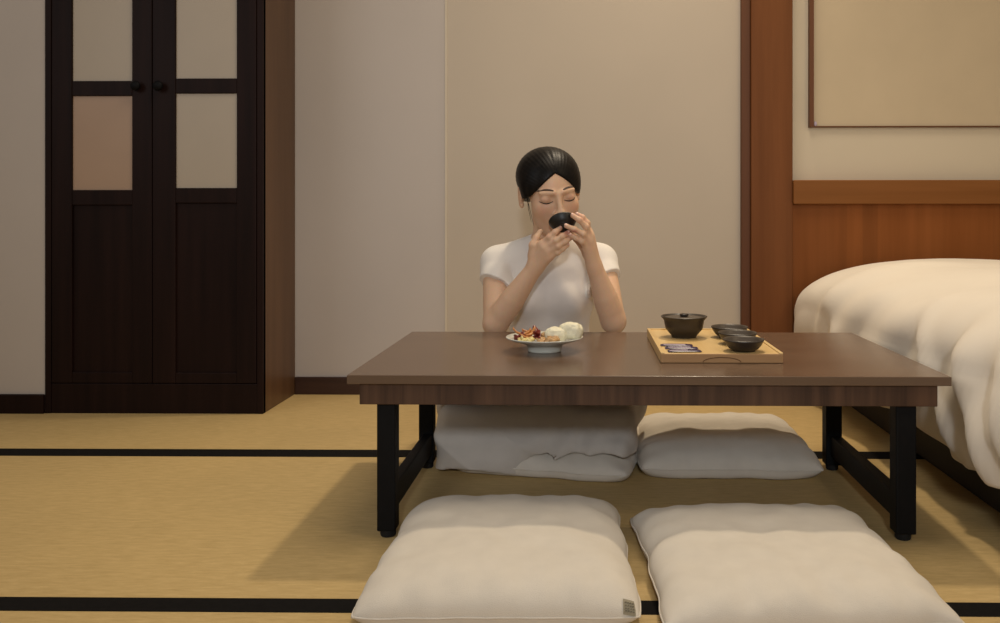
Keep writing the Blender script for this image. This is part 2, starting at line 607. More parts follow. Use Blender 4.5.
# ------------------------------------------------------------------ floor cushions
def cushion(name, cx, cy, w, d, t, rz, seed, label, wr=1.0, taper=0.0, smin=0.3, pin=.02, rnd_=.035):
    n = 56
    ca, sa = math.cos(rz), math.sin(rz)
    vs, fs = [], []
    cen = t * smin
    for side in (1, -1):
        for j in range(n + 1):
            for i in range(n + 1):
                u, v = 2 * i / n - 1, 2 * j / n - 1
                u = math.copysign(1 - (1 - abs(u)) ** 1.3, u)
                v = math.copysign(1 - (1 - abs(v)) ** 1.3, v)
                x = u * (1 - pin * (1 - v * v) * abs(u) ** 2 - rnd_ * abs(v) ** 8)
                y = v * (1 - pin * (1 - u * u) * abs(v) ** 2 - rnd_ * abs(u) ** 8)
                prof = max(0, (1 - abs(u) ** 4.6) * (1 - abs(v) ** 4.6)) ** 0.5
                e = (1 - prof)
                q = Vector((x * 2.2 + seed * 5, y * 2.2, seed))
                q2 = Vector((x * 5 + seed * 3, y * 5, seed * 2))
                nn = noise.noise(q) * .005 + noise.noise(q2) * .004 * wr
                # gathers running in from the seam
                gth = .0035 * wr * math.sin(x * 23 + seed + 2 * noise.noise(q)) * abs(v) ** 5 + .0035 * wr * math.sin(y * 21 + seed) * abs(u) ** 5
                if side == 1:
                    z = cen + (t - cen) * prof * (1 + 0) + (nn + gth) * min(1, prof * 1.6)
                else:
                    z = max(0.0, cen - (cen + .01) * prof * 1.6)
                px, py = x * w / 2 * (1 - taper * y), y * d / 2
                px += noise.noise(Vector((seed, y * 3, 2))) * .008
                py += noise.noise(Vector((x * 3, seed, 5))) * .008
                vs.append((cx + px * ca - py * sa, cy + px * sa + py * ca, max(0.0012, z)))
    m = n + 1
    for s in (0, 1):
        for j in range(n):
            for i in range(n):
                a = s * m * m + j * m + i
                f = (a, a + 1, a + m + 1, a + m)
                fs.append(f if s == 0 else f[::-1])
    b = bmesh.new()
    bv = [b.verts.new(p) for p in vs]
    for f in fs:
        b.faces.new([bv[i] for i in f])
    bmesh.ops.remove_doubles(b, verts=b.verts, dist=.0006)
    bmesh.ops.recalc_face_normals(b, faces=b.faces)
    o = MB().bm(b).build(name, 'linen', base=(cx, cy, 0), smooth=True)
    tag(o, label, 'cushion', 'floor cushions around the low table')
    # piped seam round the edge
    pts = []
    for k in range(4 * n):
        sidx, i = divmod(k, n)
        idx = [i, i * m + n, n * m + n - i, (n - i) * m][sidx]
        pts.append(Vector(vs[idx]))
    pts.append(pts[0])
    MB().tube(pts, .0018, 6, cap=False).build('seam', 'linen', o, smooth=True)
    return o, vs, m


c1, v1, m1 = cushion('floor_cushion', -.141, 1.602, .455, .510, .084, math.radians(1.0), 1,
                     'off-white square floor cushion with small brown label, in front of table on the left', .7, taper=.035)
cushion('floor_cushion', .347, 1.572, .472, .490, .080, math.radians(3.0), 2,
        'off-white floor cushion in front of table beside its right front leg', .8, pin=.035, rnd_=.01)
cushion('floor_cushion', .374, 2.367, .465, .46, .088, math.radians(-1), 3,
        'empty off-white floor cushion behind table, to the right of the seated woman')
cushion('floor_cushion', -.072, 2.367, .475, .46, .074, math.radians(-12), 4,
        'off-white floor cushion under the seated woman, mostly covered by her skirt')
# woven label on the near right of the first cushion
lp = on(624, 607, .045)
best = min(range(m1 * m1), key=lambda k: (Vector(v1[k]) - lp).length)
bvc = BVHTree.FromPolygons([tuple(p) for p in v1[:m1 * m1]], [(j * m1 + i, j * m1 + i + 1, (j + 1) * m1 + i + 1, (j + 1) * m1 + i) for j in range(m1 - 1) for i in range(m1 - 1)])


def drop(px, py):
    d = ray(px, py)
    h = bvc.ray_cast(Vector((0, 0, H)), d.normalized())
    return h


hc = drop(629, 608)
if hc[0] is None:
    hc = bvc.find_nearest(lp)
nz = hc[1] if hc[1].z > 0 else -hc[1]
tx = Vector((1, 0, 0)) - nz * nz.x
tx.normalize()
ty = nz.cross(tx)
R = Matrix((tx, ty, nz)).transposed()
lt = MB()
g = 5
vs = []
for j in range(g + 1):
    for i in range(g + 1):
        p = hc[0] + tx * (i / g - .5) * .021 + ty * (j / g - .5) * .026
        q = bvc.find_nearest(p)
        vs.append(q[0] + nz * .0025)
lt.add(vs, [(j * (g + 1) + i, j * (g + 1) + i + 1, (j + 1) * (g + 1) + i + 1, (j + 1) * (g + 1) + i) for j in range(g) for i in range(g)])
lo = lt.build('label', 'linen_tag', c1)
lo['label'] = 'small brown woven label'
pr = MB()
for r_ in range(4):
    for k in range(4):
        if rnd.random() < .85:
            p = hc[0] + tx * ((k - 1.5) * .0044) + ty * ((1.5 - r_) * .0052) + nz * .0032
            q = bvc.find_nearest(p)[0] + nz * .0032
            pr.box(q.x - .0016, q.x + .0016, q.y - .0015, q.y + .0015, q.z - .0002, q.z + .0002)
pr.build('printed_mark', 'print', lo)

# ------------------------------------------------------------------ bed
XB = .915
bd = tag(empty('bed', (1.75, 2.2, 0)), 'double bed with black base along the right wall, head against the wooden headboard', 'bed')
MB().box(XB, 2.7, 1.05, YW - .06, .0, .17, .012, 3).build('base', 'bedbase', bd)
mt = MB()
mt.box(XB - .01, 2.7, 1.04, YW - .058, .171, .40, .05, 5)
mt.build('mattress', 'sheet', bd, smooth=True)


def duvet():
    nu, nv = 90, 130
    Y0, Y1 = .95, YW - .062
    vs = []
    # profile: (distance left of x=1.35, height) from the middle of the bed outward and down
    for j in range(nv + 1):
        v = j / nv
        Y = Y0 + (Y1 - Y0) * v
        e = max(0.0, (Y - (Y1 - .16)) / .16)          # rounding off at the head end
        drop_ = .05 * (1 - math.sqrt(max(0, 1 - e * e)))
        xl = .808 - .045 * v ** 2                     # outermost bulge
        hem = .132 + .012 * math.sin(Y * 9) + .02 * noise.noise(Vector((Y * 4, 3, 1)))
        for i in range(nu + 1):
            u = i / nu
            if u < .4:
                X = 2.6 - (2.6 - 1.35) * (u / .4)
                Z = .505
                nX, nZ = 0, 1
            elif u < .72:
                t = (u - .4) / .32
                a = t * PI / 2
                rx, rz = 1.35 - xl, .165
                ex = 2 / 2.7
                X = 1.35 - rx * math.sin(a) ** ex
                Z = .505 - rz + rz * max(0, math.cos(a)) ** ex
                nX, nZ = -math.sin(a), math.cos(a)
            else:
                t = (u - .72) / .28
                Z = .34 + (hem - .34) * t
                X = xl + .035 * t * t - .01 * math.sin(t * PI)
                nX, nZ = -1, 0
            side = max(0, min(1, (u - .45) / .3))
            f1 = noise.noise(Vector((X * 1.6, Y * 1.6, Z * 1.6))) * .022
            f2 = noise.noise(Vector((X * 3.5 + 7, Y * 4.5 + Z * 3.0, Z * 2.0))) * .022
            # folds that fan down the hanging side
            s = Y * 13 + (Z - .3) * 9 + 1.6 * noise.noise(Vector((Y * 2.2, Z * 2, 4)))
            f3 = (abs(math.sin(s)) ** 1.5 - .4) * .034 * side * (.35 + .65 * max(0, min(1, (.48 - Z) / .3))) * (.6 + .9 * noise.noise(Vector((Y * 1.5, 9, 2))))
            f4 = noise.noise(Vector((X * 9, Y * 9, Z * 9))) * .004
            # broad drapes: (where along the bed, width, depth, lean)
            for (yc, wd_, am, ln) in ((1.96, .030, .022, .75), (1.76, .045, .036, .5), (1.64, .030, .022, .35), (2.25, .10, .012, -.6), (2.66, .05, .010, .5), (1.46, .07, .04, .2)):
                f3 += am * side * math.exp(-((Y - yc - ln * (Z - .3)) / wd_) ** 2) * max(0, min(1, (.53 - Z) / .16))
            dd = f1 + f2 + f3 + f4
            vs.append((X + nX * dd, Y, Z - drop_ + nZ * dd))
    fs = []
    m = nu + 1
    for j in range(nv):
        for i in range(nu):
            a = j * m + i
            fs.append((a, a + 1, a + m + 1, a + m))
    # thickness: an inner sheet following 18 mm inside
    n0 = len(vs)
    inner = []
    for j in range(nv + 1):
        for i in range(nu + 1):
            p = vs[j * m + i]
            u = i / nu
            k = max(0, min(1, (u - .4) / .32))
            inner.append((p[0] + .022 * k, p[1], p[2] - .022 * (1 - k)))
    vs += inner
    for j in range(nv):
        for i in range(nu):
            a = n0 + j * m + i
            fs.append((a, a + m, a + m + 1, a + 1))
    for j in range(nv):
        a = j * m + nu
        fs.append((a, n0 + a, n0 + a + m, a + m))
        a = j * m
        fs.append((a, a + m, n0 + a + m, n0 + a))
    for i in range(nu):
        fs.append((i, n0 + i, n0 + i + 1, i + 1))
        a = nv * m + i
        fs.append((a, a + 1, n0 + a + 1, n0 + a))
    return vs, fs


vs, fs = duvet()
dv = link('duvet', vs, fs, 'duvet', base=(1.7, 2.2, .3), smooth=True)
tag(dv, 'rumpled white duvet spread over the bed and hanging down its side', 'duvet')

# ------------------------------------------------------------------ tray with tea things
tray_h = .020
TZ = TH + tray_h
tx0, tx1 = .5 * (xat(646, on(646, 329, TZ).y) + xat(662, on(662, 354, TZ).y)), xat(783, on(783, 354, TZ).y)
ty0, ty1 = on(720, 354, TZ).y, on(700, 329.5, TZ).y
tr = tag(empty('tray', ((tx0 + tx1) / 2, (ty0 + ty1) / 2, TH)), 'light bamboo serving tray board on the right half of the dark table', 'tray')
b = MB()
b.box(tx0, tx1, ty0 + .005, ty1, TH + .0005, TZ, .0006)
b.build('board', 'bamboo', tr)
MB().box(tx0, tx1, ty0, ty0 + .0052, TH + .0005, TZ, .0012).build('front_edge', 'bamboo_edge', tr)
rm = MB()
for (a0, a1, b0, b1) in ((tx0, tx0 + .008, ty0, ty1), (tx1 - .008, tx1, ty0, ty1), (tx0 + .008, tx1 - .008, ty1 - .008, ty1)):
    rm.box(a0, a1, b0, b1, TZ - .0005, TZ + .003, .001)
rm.build('rim', 'bamboo', tr)
gr = MB()
gcx = xat(722, ty0)
pts = []
for k in range(25):
    a = PI * k / 24
    pts.append((gcx - .041 * math.cos(a), ty0 - .0002, TH + .002 + .0105 * math.sin(a)))
gr.tube(pts, .0010, 6)
go = gr.build('handle_notch', 'groove', tr)
go['label'] = 'dark arched hand grip cut in the front edge'


def bowl_profile(r, h, foot, wall=.003, flare=0.0):
    out = [(0, 0.001), (foot - .003, 0.001), (foot - .002, 0), (foot, 0), (foot + .001, h * .12)]
    for k in range(1, 9):
        t = k / 8
        out.append((foot + .001 + (r - foot - .001) * (t ** .62), h * (.12 + .88 * t ** 1.15)))
    out.append((r + flare, h))
    out.append((r + flare - wall * .5, h + wall * .4))
    inn = []
    for k in range(8, -1, -1):
        t = k / 8
        inn.append((max(0, (foot - .002) + (r - foot) * (t ** .62) - wall * .6), h * (.2 + .8 * t ** 1.2)))
    inn.append((0, h * .19))
    return out, inn


def small_bowl(name, c, r, h, foot, R=None, m_out='stoneware', m_in='stoneware_in'):
    out, inn = bowl_profile(r, h, foot)
    mb = MB()
    mb.lathe(out, c, 44, R, 0)
    mb.lathe([out[-1]] + inn, c, 44, R, 1)
    return mb.build(name, m_out, base=c, smooth=True, mats=[m_out, m_in])


cup_y = [1.915, 2.022, 2.128]
cup_px = [743.6, 737.5, 729.5]
cl = ['dark shallow cup on bamboo tray, nearest of the row of three',
      'dark shallow cup on bamboo tray, middle of the row of three',
      'dark shallow cup on bamboo tray, farthest of the row of three']
for y, px, l in zip(cup_y, cup_px, cl):
    o = small_bowl('tea_cup', (xat(px, y), y, TZ + .0005), .0455, .026, .025)
    tag(o, l, 'cup', 'dark cups in a row on the tray')

pc = Vector((xat(684, 2.13), 2.13, TZ + .0005))
pot = empty('lidded_bowl', pc)
tag(pot, 'dark brown lidded serving bowl standing at the back left of the bamboo tray', 'bowl')
prof = [(0, .001), (.026, .001), (.027, 0), (.030, 0), (.031, .004), (.038, .012), (.0455, .0205), (.0475, .030), (.0495, .042),
        (.056, .0495), (.0575, .0515), (.0555, .0525), (.050, .050), (.046, .046), (.043, .03), (.03, .012), (0, .010)]
sharp_smooth(MB().lathe(prof, pc, 48).build('bowl_body', 'stoneware', pot), 50)
lid = MB().lathe([(0, .047), (.047, .0475), (.0475, .0490), (.040, .0500), (.02, .0505), (0, .0507)], pc, 48).build('lid', 'stoneware_in', pot, smooth=True)
kn = MB()
kn.lathe([(0, .0500), (.009, .0502), (.009, .0525), (.0115, .054), (.0115, .0565), (.008, .058), (0, .0582)], pc, 24)
kn.build('lid_knob', 'stoneware', lid, smooth=True)

sach = [((676.5, 344.5), -4, 'purple sachet on bamboo tray, farthest of the fanned three'),
        ((681.5, 347.3), -2, 'purple sachet on bamboo tray, middle of the fanned three'),
        ((684.5, 350.3), 3, 'purple sachet on bamboo tray, nearest of the fanned three')]
for k, ((px, py), rz, l) in enumerate(sach):
    c = on(px, py, TZ + .003)
    c.z = TZ + .0012 + .0002 * k
    s = empty('sachet', c)
    tag(s, l, 'sachet', 'purple sachets on the tray')
    R = Matrix.Rotation(math.radians(rz), 3, 'Z')
    n1, n2 = 16, 8
    vs = []
    for sd_ in (1, -1):
        for j in range(n2 + 1):
            for i in range(n1 + 1):
                u, v = 2 * i / n1 - 1, 2 * j / n2 - 1
                z = sd_ * .0028 * ((1 - u ** 4) * (1 - v * v)) ** .5
                if sd_ < 0:
                    z = max(z, -.0006)
                vs.append(c + R @ Vector((u * .037, v * .0135, z + .0004)))
    m = n1 + 1
    q = m * (n2 + 1)
    top = [(j * m + i, j * m + i + 1, (j + 1) * m + i + 1, (j + 1) * m + i) for j in range(n2) for i in range(n1)]
    bot = [tuple(q + a for a in f[::-1]) for f in top]
    link('pouch', vs, top + bot, 'purple', s, smooth=True)
    st = MB()
    w0, w1 = (-.030, .020) if k != 2 else (-.034, .006)
    vs2 = []
    for i in range(9):
        u = (w0 + (w1 - w0) * i / 8)
        for v in (-.010, -.003):
            zz = .0028 * ((1 - (u / .037) ** 4) * (1 - (v / .0135) ** 2)) ** .5
            vs2.append(c + R @ Vector((u, v, zz + .0008)))
    st.add(vs2, [(2 * i, 2 * i + 2, 2 * i + 3, 2 * i + 1) for i in range(8)])
    st.build('white_stripe', 'sachet_white', s)

# ------------------------------------------------------------------ plate of food
PC = Vector((xat(544.5, 2.035), 2.035, TH + .0005))
prof = [(0, .004), (.034, .004), (.035, 0), (.040, 0), (.0395, .004), (.043, .015), (.060, .0215), (.080, .027), (.0905, .032), (.0915, .0335),
        (.0905, .0345), (.078, .0305), (.055, .0255), (.03, .0235), (0, .023)]
pl = MB().lathe(prof, PC, 64).build('plate', 'china', base=PC, smooth=True)
tag(pl, 'pale china footed plate of buns and stir-fry on the table before the woman', 'plate')
# a broad soft line on the lower foot comes from the glaze ring
FZ = PC.z + .0255


def fpos(px, Y, up):
    Y += .035
    r = math.hypot(xat(px, Y) - PC.x, Y - PC.y)
    return Vector((xat(px, Y), Y, FZ + up + max(0, r - .05) * .17))


def bun(name, px, Y, r, rz, label, up):
    c = fpos(px, Y, up)
    mb = MB()
    nu, nv = 40, 24
    R = Matrix.Rotation(math.radians(rz), 3, 'Z')
    vs, fs = [], []
    for j in range(nv + 1):
        th = PI * j / nv
        for k in range(nu):
            a = 2 * PI * k / nu
            d = Vector((math.sin(th) * math.cos(a), math.sin(th) * math.sin(a), math.cos(th)))
            # a rolled dough bun: rounded barrel with spiral creases and a flattened base
            e = 0.8
            p = Vector((math.copysign(abs(d.x) ** e, d.x) * r[0], math.copysign(abs(d.y) ** e, d.y) * r[1], math.copysign(abs(d.z) ** e, d.z) * r[2]))
            tw = .09 * abs(math.sin(2.5 * a + 3 * th)) ** .5 - .02
            p *= 1 + tw * math.sin(th) + .10 * noise.noise(d * 2.6 + Vector((px, 0, 0)))
            if p.z < -r[2] * .75:
                p.z = -r[2] * .75
            vs.append(R @ p + c)
    for j in range(nv):
        for k in range(nu):
            k2 = (k + 1) % nu
            fs.append((j * nu + k, (j + 1) * nu + k, (j + 1) * nu + k2, j * nu + k2))
    o = link(name, vs, fs, 'bun', base=c - Vector((0, 0, r[2] * .75)), smooth=True)
    tag(o, label, 'bun', 'white buns on the plate')


bun('steamed_bun', 570.5, 1.985, (.027, .021, .0215), -12, 'white steamed bun at the right edge of the plate, larger of the two', .020)
bun('steamed_bun', 555.5, 1.975, (.0255, .020, .0185), 8, 'smaller white steamed bun near the middle of the plate, beside red stir-fry', .015)


def strip(name, mat, c, L, w, t, R, bend, label, cat, grp, seed):
    n = 8
    vs, fs = [], []
    for i in range(n + 1):
        u = i / n - .5
        ww = w * (1 - (2 * u) ** 4 * .6) * (1 + .25 * noise.noise(Vector((i * .7, seed, 1))))
        cy_ = bend * (u * u - .08) * L * 3
        for (a, b_) in ((-1, -1), (1, -1), (1.15, 0), (1, 1), (-1, 1), (-1.15, 0)):
            p = Vector((u * L, a * ww / 2, b_ * t / 2 + cy_ + t * .3 * noise.noise(Vector((u * 9, a, seed)))))
            vs.append(R @ p + c)
    for i in range(n):
        for k in range(6):
            k2 = (k + 1) % 6
            fs.append((i * 6 + k, i * 6 + k2, (i + 1) * 6 + k2, (i + 1) * 6 + k))
    fs.append((5, 4, 3, 2, 1, 0))
    fs.append(tuple(n * 6 + k for k in range(6)))
    o = link(name, vs, fs, mat, base=c, smooth=True)
    tag(o, label, cat, grp)


def rr(seed):
    q = random.Random(seed)
    return Euler((q.uniform(-.5, .5), q.uniform(-.5, .5), q.uniform(0, PI))).to_matrix()


peps = [(522, 1.975, .006), (519, 1.99, .009), (526, 1.985, .013), (537, 1.975, .020), (538, 1.97, .012), (533, 1.98, .010), (517, 1.97, .004), (536, 2.005, .022)]
for i, (px, Y, up) in enumerate(peps):
    strip('red_pepper_piece', 'red_pepper', fpos(px, Y, up), .026, .012, .004, rr(i), .35,
          'glossy dark red pepper piece in the stir-fry on the plate', 'pepper', 'red pepper pieces on the plate', i)
ors = [(519, 2.0, .016), (525, 1.99, .018), (531, 1.99, .018), (527, 1.975, .010), (534, 2.01, .016), (529, 2.01, .020)]
for i, (px, Y, up) in enumerate(ors):
    strip('carrot_strip', 'orange_veg', fpos(px, Y, up), .034, .008, .005, rr(40 + i), .25,
          'orange vegetable strip in the stir-fry on the plate', 'vegetable', 'orange strips on the plate', 20 + i)
pls = [(522, 1.945, .002), (528, 1.935, .003), (531, 1.95, .006), (525, 1.955, .006)]
for i, (px, Y, up) in enumerate(pls):
    strip('pale_vegetable_piece', 'pale_veg', fpos(px, Y, up), .022, .014, .006, rr(80 + i), .3,
          'pale yellow vegetable piece at the front left of the plate', 'vegetable', 'pale vegetable pieces on the plate', 40 + i)
chs = [(543, 1.955, .006), (548, 1.945, .006), (553, 1.94, .006), (550, 1.96, .012), (545, 1.975, .015), (540, 1.94, .003), (556, 1.95, .008)]
for i, (px, Y, up) in enumerate(chs):
    c = fpos(px, Y, up)
    o = MB().ell(c, (.010, .008, .0065), rr(120 + i), 14, 9, .7, i).build('fried_morsel', 'chicken', base=c, smooth=True)
    tag(o, 'golden fried morsel in front of the buns on the plate', 'food', 'golden fried morsels on the plate')


# ------------------------------------------------------------------ the seated woman: smooth-blended distance field, meshed by surface nets
class Field:
    def __init__(s, lo, hi, h):
        s.h = h
        s.lo = np.array(lo, float)
        s.n = np.ceil((np.array(hi, float) - s.lo) / h).astype(int) + 1
        s.F = np.full(tuple(s.n), 0.2, np.float32)

    def block(s, lo, hi):
        a = np.maximum(0, np.floor((np.array(lo) - s.lo) / s.h).astype(int))
        b = np.minimum(s.n, np.ceil((np.array(hi) - s.lo) / s.h).astype(int) + 1)
        if np.any(b <= a):
            return None
        ax = [s.lo[i] + np.arange(a[i], b[i]) * s.h for i in range(3)]
        G = np.meshgrid(*ax, indexing='ij', sparse=False)
        return (slice(a[0], b[0]), slice(a[1], b[1]), slice(a[2], b[2])), G

    def merge(s, sl, d, k, op):
        A = s.F[sl]
        if op == 'add':
            hh = np.maximum(k - np.abs(A - d), 0) / max(k, 1e-6)
            s.F[sl] = np.minimum(A, d) - hh * hh * k * .25
        else:                                   # carve
            d = -d
            hh = np.maximum(k - np.abs(A - d), 0) / max(k, 1e-6)
            s.F[sl] = np.maximum(A, d) + hh * hh * k * .25

    def cap(s, a, b, ra, rb, k=.01, op='add', grow=0, plane=None):
        a, b = np.array(a, float), np.array(b, float)
        R = max(ra, rb) + grow + k + 3 * s.h + .01
        q = s.block(np.minimum(a, b) - R, np.maximum(a, b) + R)
        if q is None:
            return
        sl, (X, Y, Z) = q
        ba = b - a
        L2 = max(1e-9, float(ba @ ba))
        t = np.clip(((X - a[0]) * ba[0] + (Y - a[1]) * ba[1] + (Z - a[2]) * ba[2]) / L2, 0, 1)
        d = np.sqrt((X - a[0] - t * ba[0]) ** 2 + (Y - a[1] - t * ba[1]) ** 2 + (Z - a[2] - t * ba[2]) ** 2) - (ra + (rb - ra) * t) - grow
        if plane is not None:
            pp, pn_ = plane
            d = np.maximum(d, (X - pp[0]) * pn_[0] + (Y - pp[1]) * pn_[1] + (Z - pp[2]) * pn_[2])
        s.merge(sl, d, k, op)

    def ell(s, c, r, R=None, k=.01, op='add', grow=0):
        c, r = np.array(c, float), np.array(r, float) + grow
        B = max(r) + k + 3 * s.h + .01
        q = s.block(c - B, c + B)
        if q is None:
            return
        sl, (X, Y, Z) = q
        X, Y, Z = X - c[0], Y - c[1], Z - c[2]
        if R is not None:
            R = np.array(R)
            X, Y, Z = (R[0, 0] * X + R[1, 0] * Y + R[2, 0] * Z, R[0, 1] * X + R[1, 1] * Y + R[2, 1] * Z, R[0, 2] * X + R[1, 2] * Y + R[2, 2] * Z)
        k0 = np.sqrt((X / r[0]) ** 2 + (Y / r[1]) ** 2 + (Z / r[2]) ** 2)
        k1 = np.sqrt((X / r[0] ** 2) ** 2 + (Y / r[1] ** 2) ** 2 + (Z / r[2] ** 2) ** 2) + 1e-9
        s.merge(sl, k0 * (k0 - 1) / k1, k, op)

    def chain(s, pts, rads, k=.01, op='add', grow=0):
        pts = [np.array(p, float) for p in pts]
        R = max(rads) + grow + k + 3 * s.h + .01
        q = s.block(np.min(pts, 0) - R, np.max(pts, 0) + R)
        if q is None:
            return
        sl, (X, Y, Z) = q
        D = None
        for a, b, ra, rb in zip(pts[:-1], pts[1:], rads[:-1], rads[1:]):
            ba = b - a
            t = np.clip(((X - a[0]) * ba[0] + (Y - a[1]) * ba[1] + (Z - a[2]) * ba[2]) / max(1e-9, float(ba @ ba)), 0, 1)
            d = np.sqrt((X - a[0] - t * ba[0]) ** 2 + (Y - a[1] - t * ba[1]) ** 2 + (Z - a[2] - t * ba[2]) ** 2) - (ra + (rb - ra) * t) - grow
            D = d if D is None else np.minimum(D, d)
        s.merge(sl, D, k, op)

    def box(s, c, half, rz, rad, k=.01, op='add'):
        c, half = np.array(c, float), np.array(half, float)
        B = float(np.linalg.norm(half)) + k + 3 * s.h
        q = s.block(c - B, c + B)
        sl, (X, Y, Z) = q
        ca, sa = math.cos(rz), math.sin(rz)
        X, Y, Z = X - c[0], Y - c[1], Z - c[2]
        x, y = X * ca + Y * sa, -X * sa + Y * ca
        qx, qy, qz = np.abs(x) - half[0] + rad, np.abs(y) - half[1] + rad, np.abs(Z) - half[2] + rad
        d = np.sqrt(np.maximum(qx, 0) ** 2 + np.maximum(qy, 0) ** 2 + np.maximum(qz, 0) ** 2) + np.minimum(np.maximum(qx, np.maximum(qy, qz)), 0) - rad
        s.merge(sl, d, k, op)

    def mesh(s):
        Fv = s.F
        ins = Fv < 0
        nx, ny, nz = s.n
        cnt = np.zeros((nx - 1, ny - 1, nz - 1), np.int8)
        for i in (0, 1):
            for j in (0, 1):
                for k in (0, 1):
                    cnt += ins[i:nx - 1 + i, j:ny - 1 + j, k:nz - 1 + k]
        act = np.argwhere((cnt > 0) & (cnt < 8))
        idx = -np.ones(cnt.shape, np.int64)
        idx[act[:, 0], act[:, 1], act[:, 2]] = np.arange(len(act))
        corner = [(i, j, k) for i in (0, 1) for j in (0, 1) for k in (0, 1)]
        val = {c: Fv[act[:, 0] + c[0], act[:, 1] + c[1], act[:, 2] + c[2]] for c in corner}
        P = np.zeros((len(act), 3))
        C = np.zeros(len(act))
        for c in corner:
            for ax in range(3):
                if c[ax] == 0:
                    d = list(c)
                    d[ax] = 1
                    d = tuple(d)
                    a, b = val[c], val[d]
                    m_ = (a < 0) != (b < 0)
                    t = np.where(m_, a / np.where(m_, a - b, 1), 0)
                    for q in range(3):
                        P[:, q] += np.where(m_, c[q] + (t if q == ax else 0), 0)
                    C += m_
        V = s.lo + (act + P / C[:, None]) * s.h
        faces = []
        for ax in range(3):
            o1, o2 = (ax + 1) % 3, (ax + 2) % 3
            A = np.take(ins, np.arange(s.n[ax] - 1), axis=ax)
            B = np.take(ins, np.arange(1, s.n[ax]), axis=ax)
            e = np.argwhere(A != B)
            ok = (e[:, o1] > 0) & (e[:, o2] > 0) & (e[:, o1] < s.n[o1] - 1) & (e[:, o2] < s.n[o2] - 1)
            e = e[ok]
            flip = A[e[:, 0], e[:, 1], e[:, 2]]
            qd = []
            for (u, v) in ((0, 0), (1, 0), (1, 1), (0, 1)):
                g_ = e.copy()
                g_[:, o1] -= 1 - u
                g_[:, o2] -= 1 - v
                qd.append(idx[g_[:, 0], g_[:, 1], g_[:, 2]])
            Q = np.stack(qd, 1)
            Q[~flip] = Q[~flip][:, ::-1]
            faces.append(Q)
        return V, np.concatenate(faces)


XC = xat(549, 2.56)
sh_l, sh_r = Vector((XC - .155, 2.565, .516)), Vector((XC + .154, 2.565, .522))
el_l = at(495.5, 324, 2.425)
el_r = at(613.5, 321, 2.425)
wr_l = at(534.5, 268, 2.375)
wr_r = at(595.0, 268, 2.375)
HS = 1.05
HO = at(549.7, 192.5, 2.475)
HR = (Matrix.Rotation(math.radians(17), 3, 'Z') @ Matrix.Rotation(math.radians(-7), 3, 'Y') @ Matrix.Rotation(math.radians(12), 3, 'X'))


def hp(x, y, z):
    return HO + HR @ (Vector((x, y, z)) * HS)


def hell(f, c, r, k=.01, op='add', rot=None, grow=0):
    R = HR if rot is None else HR @ rot
    f.ell(hp(*c), [v * HS for v in r], R, k, op, grow)


def hcap(f, a, b, ra, rb, k=.006, op='add'):
    f.cap(hp(*a), hp(*b), ra * HS, rb * HS, k, op)


def torso(f, g=0.0):
    X = XC
    f.ell((X, 2.635, .135), (.155, .115, .095), None, .03, 'add', g)
    f.ell((X, 2.610, .27), (.112, .085, .13), None, .05, 'add', g)
    f.ell((X, 2.590, .41), (.126, .092, .13), None, .05, 'add', g)
    f.ell((X, 2.575, .495), (.120, .075, .065), None, .04, 'add', g)
    f.ell((X - .055, 2.53, .415), (.050, .045, .048), None, .03, 'add', g)
    f.ell((X + .055, 2.53, .415), (.050, .045, .048), None, .03, 'add', g)
    f.cap(sh_l + Vector((.03, .005, -.005)), sh_r + Vector((-.03, .005, -.005)), .042, .042, .03, 'add', g)
    for s in (sh_l, sh_r):
        f.cap((X + .004, 2.568, .575), s + Vector((0, 0, .006)), .038, .032, .03, 'add', g)
        f.cap(s, s + Vector((0, -.005, -.03)), .041, .040, .02, 'add', g)


NB, NT = Vector((XC + .006, 2.566, .555)), hp(0, .032, -.06)


def finger(f, pts, r0, r1, k=.004):
    n = len(pts) - 1
    for i in range(n):
        ra = r0 + (r1 - r0) * i / n
        rb = r0 + (r1 - r0) * (i + 1) / n
        f.cap(pts[i], pts[i + 1], ra, rb, k if i else .008)
        # knuckle
        if i:
            f.cap(pts[i], pts[i], ra * 1.06, ra * 1.06, .003)


# fingers: pixel and distance of knuckle, middle joint, end joint, tip
FL = {  # her right hand, on the left of the picture: palm towards her face, fingers under the bowl
    'index': [(541.5, 244.5, 2.352), (549.5, 237.0, 2.336), (555.0, 232.2, 2.333), (560.0, 228.2, 2.338)],
    'middle': [(545.0, 248.0, 2.345), (556.0, 240.5, 2.328), (562.5, 236.2, 2.326), (568.0, 232.6, 2.332)],
    'ring': [(547.5, 252.5, 2.345), (558.0, 246.2, 2.330), (565.0, 241.8, 2.330), (570.5, 238.0, 2.336)],
    'little': [(549.0, 257.5, 2.350), (557.5, 252.5, 2.338), (563.0, 248.8, 2.337), (567.5, 245.2, 2.342)],
}
TL = [(533.5, 255.0, 2.372), (532.8, 245.0, 2.362), (536.5, 237.6, 2.366), (540.6, 231.4, 2.374)]
FR = {
    'index': [(588.5, 232.5, 2.362), (587.0, 223.0, 2.352), (582.5, 217.6, 2.350), (577.5, 214.6, 2.354)],
    'middle': [(590.0, 236.5, 2.350), (586.0, 226.6, 2.330), (579.5, 220.0, 2.322), (572.8, 215.6, 2.326)],
    'ring': [(589.0, 242.0, 2.346), (583.0, 234.0, 2.322), (574.5, 229.4, 2.316), (566.4, 226.0, 2.322)],
    'little': [(586.5, 248.0, 2.350), (582.0, 241.6, 2.328), (576.0, 238.0, 2.324), (570.5, 235.4, 2.330)],
}
TR = [(588.0, 254.0, 2.380), (582.0, 245.0, 2.384), (576.0, 238.5, 2.382), (571.0, 233.0, 2.378)]


